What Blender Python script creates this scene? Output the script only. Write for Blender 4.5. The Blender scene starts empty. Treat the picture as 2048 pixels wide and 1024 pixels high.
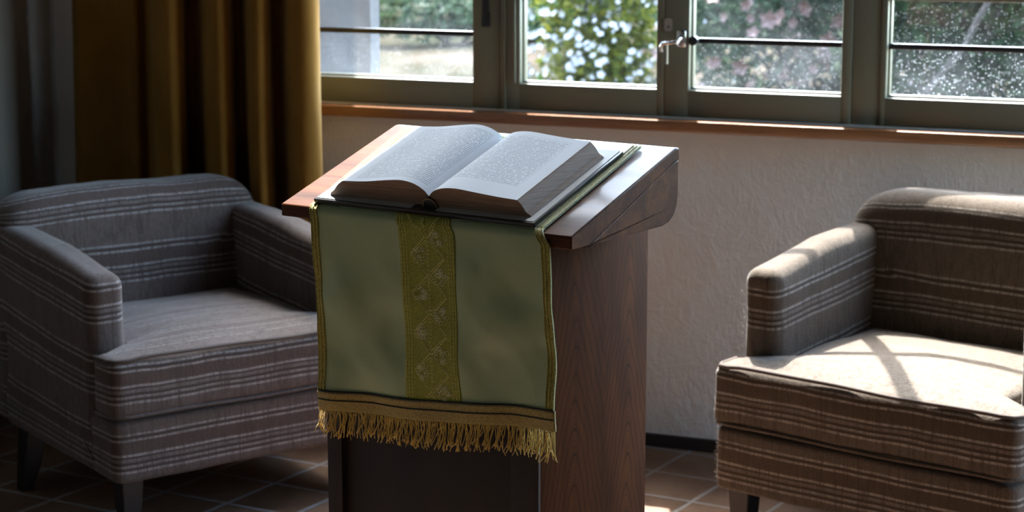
import bpy, bmesh, math, random
from math import sin, cos, pi, radians, sqrt, hypot
from mathutils import Vector, Matrix, noise
random.seed(7)
SC = bpy.context.scene
COL = SC.collection

# ------------------------------------------------------------------ camera
PSI, PITCH = radians(-22.63), radians(10.36)
cam = bpy.data.cameras.new('camera')
cam.sensor_width = 36.0
cam.lens = 4000 * 36 / 2048
cam.dof.use_dof = True
cam.dof.focus_distance = 3.2
cam.dof.aperture_fstop = 7.5
cam.clip_start = 0.05
cam_o = bpy.data.objects.new('camera', cam); COL.objects.link(cam_o)
cam_o.location = (0, -5.224, 1.55)
cam_o.rotation_euler = (pi / 2 - PITCH, 0, -PSI)
SC.camera = cam_o

# ------------------------------------------------------------------ light
SUN_AZ, SUN_EL = radians(-22.8), radians(60)
SDIR = Vector((sin(SUN_AZ) * cos(SUN_EL), cos(SUN_AZ) * cos(SUN_EL), sin(SUN_EL)))
sun = bpy.data.lights.new('sun', 'SUN'); sun.energy = 17.5; sun.angle = radians(0.4); sun.color = (1.0, 0.98, 0.95)
sun_o = bpy.data.objects.new('sun', sun); COL.objects.link(sun_o)
sun_o.rotation_euler = SDIR.to_track_quat('Z', 'Y').to_euler()
sun_o.location = (-6, 12, 12)
W = bpy.data.worlds.new('sky'); SC.world = W; W.use_nodes = True
wn = W.node_tree.nodes; wl = W.node_tree.links
bg = wn['Background']
sky = wn.new('ShaderNodeTexSky'); sky.sky_type = 'NISHITA'; sky.sun_disc = False
sky.sun_elevation = SUN_EL; sky.sun_rotation = SUN_AZ; sky.air_density = 1.0; sky.dust_density = 2.0
tint = wn.new('ShaderNodeMix'); tint.data_type = 'RGBA'; tint.blend_type = 'MULTIPLY'; tint.inputs[0].default_value = 1.0
wl.new(sky.outputs[0], tint.inputs[6]); tint.inputs[7].default_value = (.94, 1.0, .955, 1)
wl.new(tint.outputs[2], bg.inputs[0]); bg.inputs[1].default_value = 2.6
vs = SC.view_settings
SC.display_settings.display_device = 'sRGB'
vs.view_transform = 'Standard'; vs.look = 'None'; vs.exposure = 0.78; vs.gamma = 1.0; vs.use_curve_mapping = False
SC.cycles.max_bounces = 10; SC.cycles.diffuse_bounces = 6; SC.cycles.transparent_max_bounces = 24
SC.cycles.sample_clamp_indirect = 8.0

def portal(loc, rot, sx, sy):
    l = bpy.data.lights.new('daylight_portal', 'AREA'); l.shape = 'RECTANGLE'; l.size = sx; l.size_y = sy
    l.cycles.is_portal = True
    o = bpy.data.objects.new('daylight_portal', l); COL.objects.link(o); o.location = loc; o.rotation_euler = rot
portal((-1.2, 0.3, 2.1), (-pi / 2, 0, 0), 4.3, 2.4)
portal((-2.65, 0.3, 5.65), (-pi / 2, 0, 0), 1.2, 1.5)
portal((1.75, -.625, 1.7), (0, pi / 2, 0), 2.4, .85)

# ------------------------------------------------------------------ helpers
def tag(o, label=None, cat=None, group=None, kind=None):
    if label: o['label'] = label
    if cat: o['category'] = cat
    if group: o['group'] = group
    if kind: o['kind'] = kind
    return o

def empty(name, loc=(0, 0, 0), rz=0.0):
    o = bpy.data.objects.new(name, None); COL.objects.link(o)
    o.location = loc; o.rotation_euler = (0, 0, rz); o.empty_display_size = 0.05
    return o

def mesh_obj(name, verts, faces, mat, parent=None, smooth=True, attr=None, uvs=None, autosmooth=None):
    me = bpy.data.meshes.new(name)
    me.from_pydata([tuple(v) for v in verts], [], faces)
    me.validate(clean_customdata=False)
    if attr is not None and len(attr) == len(me.vertices):
        a = me.attributes.new('stripe', 'FLOAT', 'POINT')
        a.data.foreach_set('value', [float(x) for x in attr])
    if uvs is not None:
        uvl = me.uv_layers.new(name='UVMap')
        for lp in me.loops: uvl.data[lp.index].uv = uvs[lp.vertex_index]
    bm = bmesh.new(); bm.from_mesh(me); bmesh.ops.recalc_face_normals(bm, faces=bm.faces); bm.to_mesh(me); bm.free()
    if smooth:
        me.polygons.foreach_set('use_smooth', [True] * len(me.polygons))
        if autosmooth: me.set_sharp_from_angle(angle=radians(autosmooth))
    me.materials.append(mat)
    o = bpy.data.objects.new(name, me); COL.objects.link(o)
    if parent: o.parent = parent
    return o

class MB:
    """collects shapes into one mesh"""
    def __init__(s): s.v = []; s.f = []
    def add(s, vs_, fs):
        n = len(s.v); s.v += [tuple(v) for v in vs_]; s.f += [tuple(i + n for i in f) for f in fs]; return s
    def box(s, x0, x1, y0, y1, z0, z1, b=0.0, M=None):
        bm = bmesh.new(); bmesh.ops.create_cube(bm, size=1.0)
        for v in bm.verts:
            v.co = Vector(((x0 + x1) / 2 + v.co.x * (x1 - x0), (y0 + y1) / 2 + v.co.y * (y1 - y0), (z0 + z1) / 2 + v.co.z * (z1 - z0)))
        if b > 0: bmesh.ops.bevel(bm, geom=list(bm.edges), offset=b, segments=2, profile=0.5, affect='EDGES')
        if M is not None: bm.transform(M)
        bm.verts.index_update()
        s.add([v.co[:] for v in bm.verts], [[v.index for v in f.verts] for f in bm.faces]); bm.free(); return s
    def prism(s, pts, h0, h1, fn):
        n = len(pts)
        s.add([fn(u, v, h0) for u, v in pts] + [fn(u, v, h1) for u, v in pts],
              [tuple(range(n))[::-1], tuple(range(n, 2 * n))] + [(i, (i + 1) % n, n + (i + 1) % n, n + i) for i in range(n)])
        return s
    def tube(s, pts, r, seg=8, closed=False, taper=None):
        P = [Vector(p) for p in pts]; n = len(P); rings = []
        prev = None
        for i in range(n):
            if closed: t = (P[(i + 1) % n] - P[i - 1])
            else: t = P[min(i + 1, n - 1)] - P[max(i - 1, 0)]
            if t.length < 1e-9: t = Vector((0, 0, 1))
            t.normalize()
            if prev is None:
                a = Vector((0, 0, 1)) if abs(t.z) < 0.9 else Vector((1, 0, 0))
                nrm = t.cross(a).normalized()
            else:
                nrm = (prev - t * prev.dot(t))
                nrm = nrm.normalized() if nrm.length > 1e-9 else prev
            prev = nrm; b = t.cross(nrm)
            rr = r if taper is None else r * taper(i / (n - 1))
            rings.append([P[i] + (nrm * cos(2 * pi * k / seg) + b * sin(2 * pi * k / seg)) * rr for k in range(seg)])
        V = [v for rg in rings for v in rg]; F = []
        m = n if closed else n - 1
        for i in range(m):
            for k in range(seg):
                j = (i + 1) % n
                F.append((i * seg + k, i * seg + (k + 1) % seg, j * seg + (k + 1) % seg, j * seg + k))
        if not closed: F += [tuple(range(seg))[::-1], tuple((n - 1) * seg + k for k in range(seg))]
        return s.add(V, F)
    def build(s, name, mat, parent=None, smooth=False, auto=None, attr=None):
        return mesh_obj(name, s.v, s.f, mat, parent, smooth or auto is not None, attr=attr, autosmooth=auto)

def round_poly(pts, rads, seg=8, step=0.02):
    """2D polygon with rounded corners, resampled edges"""
    n = len(pts); out = []
    for i in range(n):
        p0 = Vector(pts[i - 1]); p = Vector(pts[i]); p1 = Vector(pts[(i + 1) % n]); r = rads[i] if isinstance(rads, (list, tuple)) else rads
        a = (p0 - p).normalized(); b = (p1 - p).normalized()
        ang = a.angle(b); d = min(r / math.tan(ang / 2), (p0 - p).length * .49, (p1 - p).length * .49)
        s = p + a * d; e = p + b * d
        for k in range(seg + 1):
            t = k / seg; out.append((s * (1 - t) ** 2 + p * 2 * t * (1 - t) + e * t ** 2))
    res = []
    m = len(out)
    for i in range(m):
        a = out[i]; b = out[(i + 1) % m]; L = (b - a).length
        if L < 1e-6: continue
        k = max(1, int(L / step))
        for j in range(k): res.append(a + (b - a) * (j / k))
    return res

def pillow(out, h0, h1, r, crown, fn, sfn, k=6, fill=14, crown0=0.0, wob=0.0, seed=0.0):
    n = len(out); c = sum(out, Vector((0, 0))) / n
    area = sum(out[i].x * out[(i + 1) % n].y - out[(i + 1) % n].x * out[i].y for i in range(n))
    sg = 1 if area > 0 else -1
    nr = []
    for i in range(n):
        t = (out[(i + 1) % n] - out[i - 1]); t.normalize(); nr.append(Vector((-t.y, t.x)) * sg)
    rings = []
    for j in range(k + 1):
        a = pi / 2 * j / k; rings.append(([out[i] + nr[i] * r * (1 - sin(a)) for i in range(n)], h0 + r * (1 - cos(a)), 0.0))
    for j in range(1, 4):
        rings.append((list(out), h0 + r + (h1 - h0 - 2 * r) * j / 4, 0.0))
    for j in range(k + 1):
        a = pi / 2 * j / k; rings.append(([out[i] + nr[i] * r * (1 - cos(a)) for i in range(n)], h1 - r + r * sin(a), j / k))
    inn = rings[-1][0]
    for j in range(1, fill):
        t = j / fill; rings.append(([p + (c - p) * t for p in inn], h1 + crown * (1 - (1 - t) ** 2.2), 1.0))
    inb = rings[0][0]
    for j in range(1, 4):
        t = j / 4; rings.insert(0, ([p + (c - p) * t for p in inb], h0 - crown0 * (1 - (1 - t) ** 2), 0.0))
    V = []; S = []
    for pts, h, w in rings:
        for p in pts:
            q = Vector(fn(p.x, p.y, h))
            if wob:
                q = q + Vector(noise.noise_vector(q * 5 + Vector((seed, seed, 0)))) * wob + Vector(noise.noise_vector(q * 14 + Vector((0, seed, seed)))) * wob * .35
            V.append(q); S.append(sfn(p.x, p.y, h, w))
    m = len(rings); F = []
    for j in range(m - 1):
        for i in range(n):
            F.append((j * n + i, j * n + (i + 1) % n, (j + 1) * n + (i + 1) % n, (j + 1) * n + i))
    V.append(fn(c.x, c.y, h1 + crown)); S.append(sfn(c.x, c.y, h1 + crown, 1.0))
    V.append(fn(c.x, c.y, h0 - crown0)); S.append(sfn(c.x, c.y, h0, 0.0))
    for i in range(n):
        F.append(((m - 1) * n + i, (m - 1) * n + (i + 1) % n, m * n)); F.append(((i + 1) % n, i, m * n + 1))
    return V, F, S

# ------------------------------------------------------------------ materials
class NT:
    def __init__(s, name):
        s.m = bpy.data.materials.new(name); s.m.use_nodes = True; s.t = s.m.node_tree; s.n = s.t.nodes; s.l = s.t.links
        s.p = s.n['Principled BSDF']; s.out = s.n['Material Output']
    def node(s, typ, ins=None, **kw):
        nd = s.n.new(typ)
        for k_, v in kw.items(): setattr(nd, k_, v)
        for k_, v in (ins or {}).items(): s.set(nd.inputs[k_], v)
        return nd
    def set(s, sock, v):
        if isinstance(v, bpy.types.NodeSocket): s.l.new(v, sock)
        elif isinstance(v, (tuple, list)) and len(v) == 3 and sock.type == 'RGBA': sock.default_value = (*v, 1)
        else: sock.default_value = v
    def math(s, op, a, b=0.0, c=0.0, clamp=False):
        nd = s.n.new('ShaderNodeMath'); nd.operation = op; nd.use_clamp = clamp
        s.set(nd.inputs[0], a); s.set(nd.inputs[1], b); s.set(nd.inputs[2], c); return nd.outputs[0]
    def mix(s, f, a, b):
        nd = s.n.new('ShaderNodeMix'); nd.data_type = 'RGBA'
        s.set(nd.inputs[0], f); s.set(nd.inputs[6], a); s.set(nd.inputs[7], b); return nd.outputs[2]
    def ramp(s, f, stops, interp='LINEAR'):
        nd = s.n.new('ShaderNodeValToRGB'); cr = nd.color_ramp; cr.interpolation = interp
        while len(cr.elements) > 1: cr.elements.remove(cr.elements[-1])
        cr.elements[0].position = stops[0][0]; cr.elements[0].color = (*stops[0][1], 1)
        for p_, c_ in stops[1:]:
            e = cr.elements.new(p_); e.color = (*c_, 1)
        s.set(nd.inputs[0], f); return nd.outputs[0]
    def coord(s, which='Object'): return s.node('ShaderNodeTexCoord').outputs[which]
    def map(s, vec, scale=(1, 1, 1), rot=(0, 0, 0), loc=(0, 0, 0)):
        return s.node('ShaderNodeMapping', {'Vector': vec, 'Scale': scale, 'Rotation': rot, 'Location': loc}).outputs[0]
    def noise(s, vec, scale, detail=3, rough=.55, dist=0.0):
        return s.node('ShaderNodeTexNoise', {'Vector': vec, 'Scale': scale, 'Detail': detail, 'Roughness': rough, 'Distortion': dist}).outputs['Fac']
    def bump(s, h, strength=.3, dist=.001):
        s.set(s.p.inputs['Normal'], s.node('ShaderNodeBump', {'Height': h, 'Strength': strength, 'Distance': dist}).outputs[0])
    def sep(s, vec): return s.node('ShaderNodeSeparateXYZ', {0: vec}).outputs
    def P(s, **kw):
        names = dict(color='Base Color', rough='Roughness', metal='Metallic', spec='Specular IOR Level', coat='Coat Weight', coat_rough='Coat Roughness',
                     sheen='Sheen Weight', sheen_rough='Sheen Roughness', sheen_tint='Sheen Tint', sub='Subsurface Weight')
        for k_, v in kw.items(): s.set(s.p.inputs[names[k_]], v)
        return s

def simple(name, color, rough=.6, **kw):
    t = NT(name); t.P(color=color, rough=rough, **kw); return t.m

def m_plaster(name, c1, c2, strength=.55):
    t = NT(name); co = t.coord('Object')
    n1 = t.noise(co, 1.6, 4); n2 = t.noise(t.map(co, (1, 1, 1.0)), 9, 5, .6, 1.2); n3 = t.noise(t.map(co, (1.6, 1, .8), (0, .6, 0)), 26, 3, .6, 2.0)
    n4 = t.noise(co, 160, 2)
    t.P(color=t.mix(n1, c1, c2), rough=.85, spec=.25)
    h = t.math('ADD', t.math('MULTIPLY', n2, 1.2), t.math('ADD', t.math('MULTIPLY', n3, .6), t.math('MULTIPLY', n4, .06)))
    t.bump(h, strength, .012); return t.m

def m_wood(name, dark, mid, light, scale=1.0, rough=.35, coat=.0, axis='X', coat_rough=.15, bumpd=.0006, spec=.5):
    t = NT(name); co = t.coord('Object')
    st = {'X': (.06, 1, 1), 'Y': (1, .06, 1), 'Z': (1, 1, .06)}[axis]
    v = t.map(co, tuple(q * scale for q in st))
    n1 = t.noise(v, 18, 5, .6, .8); n2 = t.noise(v, 120, 3, .7); 
    f = t.math('ADD', t.math('MULTIPLY', n1, .7), t.math('MULTIPLY', n2, .35))
    c = t.ramp(f, [(.32, dark), (.52, mid), (.72, light)])
    t.P(color=c, rough=t.math('ADD', rough - .08, t.math('MULTIPLY', n2, .16)), coat=coat, coat_rough=coat_rough, spec=spec)
    t.bump(n2, .35, bumpd); return t.m

def m_cathedral(name):
    """book-matched veneer with two columns of cathedral grain; object y = depth, z = height"""
    t = NT(name); co = t.coord('Object'); o = t.sep(co)
    y = o['Y']; z = o['Z']
    warp = t.math('MULTIPLY', t.math('SUBTRACT', t.noise(co, 7, 3), .5), .035)
    def col(c, k, ph):
        d = t.math('SUBTRACT', t.math('ADD', y, t.math('MULTIPLY', warp, .8)), c)
        dd = t.math('SQRT', t.math('ADD', t.math('MULTIPLY', d, d), .00012))
        return t.math('ADD', t.math('ADD', z, ph), t.math('MULTIPLY', dd, k))
    f1 = col(.128, 3.3, 0.0); f2 = col(.285, 4.2, .022)
    sel = t.math('GREATER_THAN', y, .212)
    f = t.math('ADD', t.math('MULTIPLY', f1, t.math('SUBTRACT', 1.0, sel)), t.math('MULTIPLY', f2, sel))
    f = t.math('ADD', f, warp)
    sp = t.math('ADD', t.math('MULTIPLY', f, 21.0), t.math('MULTIPLY', t.noise(co, 3, 2), 2.4))
    w = t.math('FRACT', sp)
    w3 = t.math('FRACT', t.math('MULTIPLY', sp, 4.3))
    fine = t.noise(t.map(co, (1, 1, .05)), 260, 3, .7)
    med = t.noise(t.map(co, (1, 1, .2)), 22, 3)
    base = t.ramp(med, [(.3, (.052, .015, .004)), (.7, (.125, .038, .009))])
    line = t.ramp(w, [(0.0, (1, 1, 1)), (.10, (.25, .25, .25)), (.5, (0, 0, 0)), (.93, (.1, .1, .1)), (1.0, (1, 1, 1))])
    line3 = t.ramp(w3, [(0.0, (1, 1, 1)), (.25, (0, 0, 0)), (.85, (0, 0, 0)), (1.0, (1, 1, 1))])
    c = t.mix(t.math('MULTIPLY', line, .72), base, (.012, .005, .003))
    c = t.mix(t.math('MULTIPLY', line3, .30), c, (.014, .006, .004))
    c = t.mix(t.math('MULTIPLY', fine, .45), c, (.030, .012, .006))
    t.P(color=c, rough=.7, spec=.05); t.bump(fine, .2, .0004); return t.m

def m_stripe(name, dark, light, seat_wash=.8):
    """woven horizontal stripes along the 'stripe' attribute"""
    t = NT(name); at = t.node('ShaderNodeAttribute', attribute_name='stripe').outputs['Fac']; co = t.coord('Object')
    wv = t.math('MULTIPLY', t.math('SUBTRACT', t.noise(co, 6, 2), .5), .006)
    s = t.math('FRACT', t.math('DIVIDE', t.math('ADD', t.math('ADD', at, wv), 5.0), .17))
    L = light; D = dark; M = tuple(a * .62 + b * .38 for a, b in zip(dark, light)); B = tuple(a * .86 + b * .14 for a, b in zip(dark, light))
    K = tuple(a * .62 for a in dark)
    st = [(0, B), (.42, B), (.43, L), (.455, L), (.465, K), (.495, K), (.505, M), (.535, L), (.545, K), (.58, K), (.59, M), (.63, M), (.64, K), (.66, K), (.67, L), (.695, L), (.705, D), (.88, D), (.89, L), (.91, L), (.92, K), (.96, K), (.97, L), (.99, L), (1, B)]
    c = t.ramp(s, st)
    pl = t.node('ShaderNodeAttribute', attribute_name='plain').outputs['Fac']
    c = t.mix(t.math('MULTIPLY', pl, seat_wash), c, tuple(a * .62 + b * .38 for a, b in zip(dark, light)))     # daylight washing out the seat-top stripes, put into the colour
    slub = t.noise(t.map(co, (1, 1, .07)), 150, 3, .8)
    slub2 = t.noise(t.map(co, (1, 1, .22)), 48, 3, .75, .4)
    cl = t.noise(co, 3.5, 3)
    c = t.mix(t.math('MULTIPLY', t.ramp(slub, [(.48, (0, 0, 0)), (.62, (1, 1, 1))]), .62), c, K)
    c = t.mix(t.math('MULTIPLY', t.ramp(slub2, [(.50, (0, 0, 0)), (.66, (1, 1, 1))]), .55), c, K)
    c = t.mix(t.math('MULTIPLY', cl, .30), c, tuple(a * 1.35 for a in B))
    rib = t.node('ShaderNodeTexVoronoi', {'Vector': t.map(co, (1.0, 1.0, .8)), 'Scale': 330.0}).outputs['Distance']
    c = t.mix(t.math('MULTIPLY', t.ramp(rib, [(.25, (0, 0, 0)), (.7, (1, 1, 1))]), .35), c, tuple(a * .5 for a in dark))
    t.P(color=c, rough=.92, spec=.2, sheen=.28, sheen_rough=.35, sheen_tint=(1.0, .95, .9))
    h = t.math('ADD', t.math('MULTIPLY', rib, -.7), t.math('MULTIPLY', slub, .8))
    t.bump(h, .55, .0016); return t.m

def m_velvet():
    t = NT('mustard_velvet'); co = t.coord('Object')
    n1 = t.noise(t.map(co, (1, 1, .35)), 9, 4, .6); n2 = t.noise(co, 90, 3)
    c = t.ramp(n1, [(.3, (.19, .088, .016)), (.7, (.30, .15, .032))])
    t.P(color=t.mix(t.math('MULTIPLY', n2, .3), c, (.22, .10, .012)), rough=.9, spec=.1, sheen=.25, sheen_rough=.35, sheen_tint=(1, .75, .35))
    t.bump(t.math('ADD', n1, t.math('MULTIPLY', n2, .2)), .4, .004); return t.m

def m_satin():
    t = NT('green_satin'); co = t.coord('Object')
    n1 = t.noise(co, 5, 3); wv = t.noise(t.map(co, (1, 1, .4)), 900, 2); wv2 = t.noise(t.map(co, (.3, 1, 1)), 900, 2)
    c = t.ramp(n1, [(.3, (.38, .48, .265)), (.7, (.49, .59, .35))])
    g = t.math('ADD', t.math('MULTIPLY', wv, .5), t.math('MULTIPLY', wv2, .5))
    c = t.mix(t.math('MULTIPLY', t.math('SUBTRACT', g, .35), 1.1), c, (.30, .34, .17))
    t.P(color=c, rough=.42, spec=.5, sheen=.3, sheen_rough=.3, sheen_tint=(.8, .9, .6)); t.bump(g, .3, .0004); return t.m

def m_braid(name, c1, c2, dark, scale=420, rough=.5):
    t = NT(name); co = t.coord('Object')
    v = t.node('ShaderNodeTexVoronoi', {'Vector': co, 'Scale': float(scale)}).outputs['Distance']
    n = t.noise(co, 60, 3)
    c = t.mix(t.ramp(v, [(.3, (0, 0, 0)), (.65, (1, 1, 1))]), t.mix(n, c1, c2), dark)
    t.P(color=c, rough=rough, spec=.6, sheen=.2); t.bump(t.math('MULTIPLY', v, -1), .8, .0012); return t.m

def m_tiles():
    t = NT('terracotta_tiles'); co = t.coord('Object')
    r = t.map(co, (1, 1, 1), (0, 0, radians(0)), (.0, .0, 0)); o = t.sep(r)
    # oblique joints, as on the photographed floor
    a = t.math('ADD', t.math('MULTIPLY', o['X'], .13), o['Y'])          # rows
    b = t.math('SUBTRACT', t.math('MULTIPLY', o['X'], .99), t.math('MULTIPLY', o['Y'], .13))
    def joint(v, per, off):
        f = t.math('FRACT', t.math('DIVIDE', t.math('ADD', v, off), per))
        d = t.math('MULTIPLY', t.math('ABSOLUTE', t.math('SUBTRACT', f, .5)), per)
        return d, t.math('FLOOR', t.math('DIVIDE', t.math('ADD', v, off), per))
    per = .205
    d1, i1 = joint(a, per, .5595 + per / 2 + 9 * per); d2, i2 = joint(b, per, 1.507 + per / 2 + 9 * per)
    jd = t.math('MINIMUM', t.math('SUBTRACT', per / 2, d1), t.math('SUBTRACT', per / 2, d2))
    jd = t.math('ADD', jd, t.math('MULTIPLY', t.math('SUBTRACT', t.noise(co, 30, 2), .5), .004))
    g = t.ramp(jd, [(.0035, (0, 0, 0)), (.0055, (1, 1, 1))])
    idv = t.node('ShaderNodeCombineXYZ', {0: i1, 1: i2, 2: 0.0}).outputs[0]
    rnd = t.node('ShaderNodeTexWhiteNoise', {'Vector': idv}).outputs['Value']
    n = t.noise(co, 7, 5, .65, .6); n2 = t.noise(co, 40, 3)
    f = t.math('ADD', t.math('MULTIPLY', n, .75), t.math('ADD', t.math('MULTIPLY', rnd, .2), t.math('MULTIPLY', n2, .12)))
    tile = t.ramp(f, [(.3, (.08, .040, .022)), (.5, (.155, .080, .043)), (.72, (.22, .13, .08))])
    c = t.mix(g, (.30, .29, .29), tile)
    t.P(color=c, rough=t.math('ADD', .32, t.math('MULTIPLY', n2, .25)), spec=.5)
    t.bump(t.math('ADD', t.math('MULTIPLY', g, .6), t.math('MULTIPLY', n, .5)), .5, .004); return t.m

def m_glass(name, dust, haze, edge=None):
    t = NT(name); t.n.remove(t.p); co = t.coord('Object')
    tr = t.node('ShaderNodeBsdfTransparent', {'Color': (.97, .98, .98)})
    gl = t.node('ShaderNodeBsdfGlossy', {'Color': (1, 1, 1), 'Roughness': .01})
    fr = t.math('ADD', t.math('MULTIPLY', t.math('POWER', t.node('ShaderNodeLayerWeight', {'Blend': .5}).outputs['Facing'], 5.0), .9), .035)
    m1 = t.node('ShaderNodeMixShader', {0: fr, 1: tr.outputs[0], 2: gl.outputs[0]})
    tl = t.node('ShaderNodeBsdfTranslucent', {'Color': (.85, .87, .9)})
    v = t.node('ShaderNodeTexVoronoi', {'Vector': co, 'Scale': 150.0, 'Randomness': 1.0})
    rnd = t.sep(v.outputs['Color'])['X']
    spot = t.math('LESS_THAN', v.outputs['Distance'], t.math('MULTIPLY', rnd, .30))
    v2 = t.node('ShaderNodeTexVoronoi', {'Vector': co, 'Scale': 330.0, 'Randomness': 1.0})
    spot2 = t.math('LESS_THAN', v2.outputs['Distance'], t.math('MULTIPLY', t.sep(v2.outputs['Color'])['Y'], .26))
    sm = t.noise(co, 5.5, 4, .6, .8)
    z = t.sep(co)['Z']
    low = t.node('ShaderNodeMapRange', {'Value': z, 'From Min': 1.02, 'From Max': 1.19, 'To Min': 1.0, 'To Max': .25}).outputs[0]
    dens = t.math('MULTIPLY', t.math('MULTIPLY', low, sm), dust * 2.0)
    f = t.math('MULTIPLY', t.math('MAXIMUM', spot, t.math('MULTIPLY', spot2, .8)), dens, clamp=True)
    hz = t.math('MULTIPLY', t.ramp(sm, [(.38, (.15, .15, .15)), (.72, (1, 1, 1))]), t.math('MULTIPLY', low, haze))
    f = t.math('ADD', f, hz, clamp=True)
    m2 = t.node('ShaderNodeMixShader', {0: f, 1: m1.outputs[0], 2: tl.outputs[0]})
    t.l.new(m2.outputs[0], t.out.inputs[0]); return t.m

def m_page(name, left):
    """paper with rows of tiny printed words; uv.x from gutter (0) to fore edge (1), uv.y bottom to top"""
    t = NT(name); uv = t.sep(t.coord('UV')); u = uv['X']; v = uv['Y']
    rows = 46.0
    rv = t.math('MULTIPLY', v, rows); fr = t.math('FRACT', rv); ri = t.math('FLOOR', rv)
    line = t.math('MULTIPLY', t.math('GREATER_THAN', fr, .28), t.math('LESS_THAN', fr, .72))
    wv = t.node('ShaderNodeCombineXYZ', {0: t.math('MULTIPLY', u, 26.0), 1: t.math('MULTIPLY', ri, 7.31), 2: 0.0}).outputs[0]
    wn_ = t.noise(wv, 1.6, 1); word = t.math('GREATER_THAN', wn_, .41)
    lv = t.node('ShaderNodeCombineXYZ', {0: t.math('MULTIPLY', u, 130.0), 1: t.math('MULTIPLY', v, rows * 2.2), 2: 0.0}).outputs[0]
    lett = t.math('GREATER_THAN', t.noise(lv, 1.3, 2), .44)
    u0, u1, v0, v1 = (.10, .86, .075, .93) if left else (.12, .84, .20, .92)
    def band(x, a, b): return t.math('MULTIPLY', t.math('GREATER_THAN', x, a), t.math('LESS_THAN', x, b))
    area = t.math('MULTIPLY', band(u, u0, u1), band(v, v0, v1))
    txt = t.math('MULTIPLY', t.math('MULTIPLY', line, word), t.math('MULTIPLY', lett, area))
    # thin ruled frame round the text
    fo = t.math('MULTIPLY', band(u, u0 - .012, u1 + .02), band(v, v0 - .012, v1 + .014))
    fi = t.math('MULTIPLY', band(u, u0 - .008, u1 + .015), band(v, v0 - .007, v1 + .009))
    rule = t.math('MULTIPLY', t.math('SUBTRACT', fo, fi), .55 if left else .3)
    ink = t.math('ADD', t.math('MULTIPLY', txt, .55), rule, clamp=True)
    n = t.noise(t.coord('Object'), 12, 3)
    paper = t.mix(n, (.83, .87, .92), (.87, .91, .95))
    t.P(color=t.mix(ink, paper, (.10, .12, .16)), rough=.8, spec=.12)
    t.bump(t.noise(t.coord('Object'), 30, 2), .15, .002); return t.m

def m_pageedge():
    t = NT('page_edges'); co = t.coord('Object')
    n = t.noise(t.map(co, (1.2, 1.2, 38)), 14, 4, .7); n2 = t.noise(t.map(co, (2, 2, 120)), 10, 2)
    c = t.ramp(t.math('ADD', t.math('MULTIPLY', n, .7), t.math('MULTIPLY', n2, .35)), [(.35, (.17, .10, .065)), (.5, (.27, .17, .11)), (.68, (.36, .24, .165))])
    t.P(color=c, rough=.6, spec=.3); t.bump(n, .5, .001); return t.m

def m_leaf(name, c1, c2, trans=.35):
    t = NT(name); co = t.coord('Object'); n = t.noise(co, 2.5, 3); g = t.node('ShaderNodeNewGeometry').outputs['Random Per Island']
    c = t.mix(g, c1, c2)
    t.P(color=c, rough=.6, spec=.08)
    tl = t.node('ShaderNodeBsdfTranslucent', {'Color': c})
    mx = t.node('ShaderNodeMixShader', {0: trans, 1: t.p.outputs[0], 2: tl.outputs[0]})
    t.l.new(mx.outputs[0], t.out.inputs[0]); return t.m

def m_ground():
    t = NT('dry_lawn'); co = t.coord('Object'); n = t.noise(co, .55, 4, .6); n2 = t.noise(co, 14, 4)
    c = t.ramp(t.math('ADD', t.math('MULTIPLY', n, .8), t.math('MULTIPLY', n2, .25)), [(.38, (.012, .016, .009)), (.52, (.030, .026, .017)), (.66, (.065, .050, .040))])
    t.P(color=c, rough=.95, spec=0.0); t.bump(n2, .5, .05); return t.m

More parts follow.
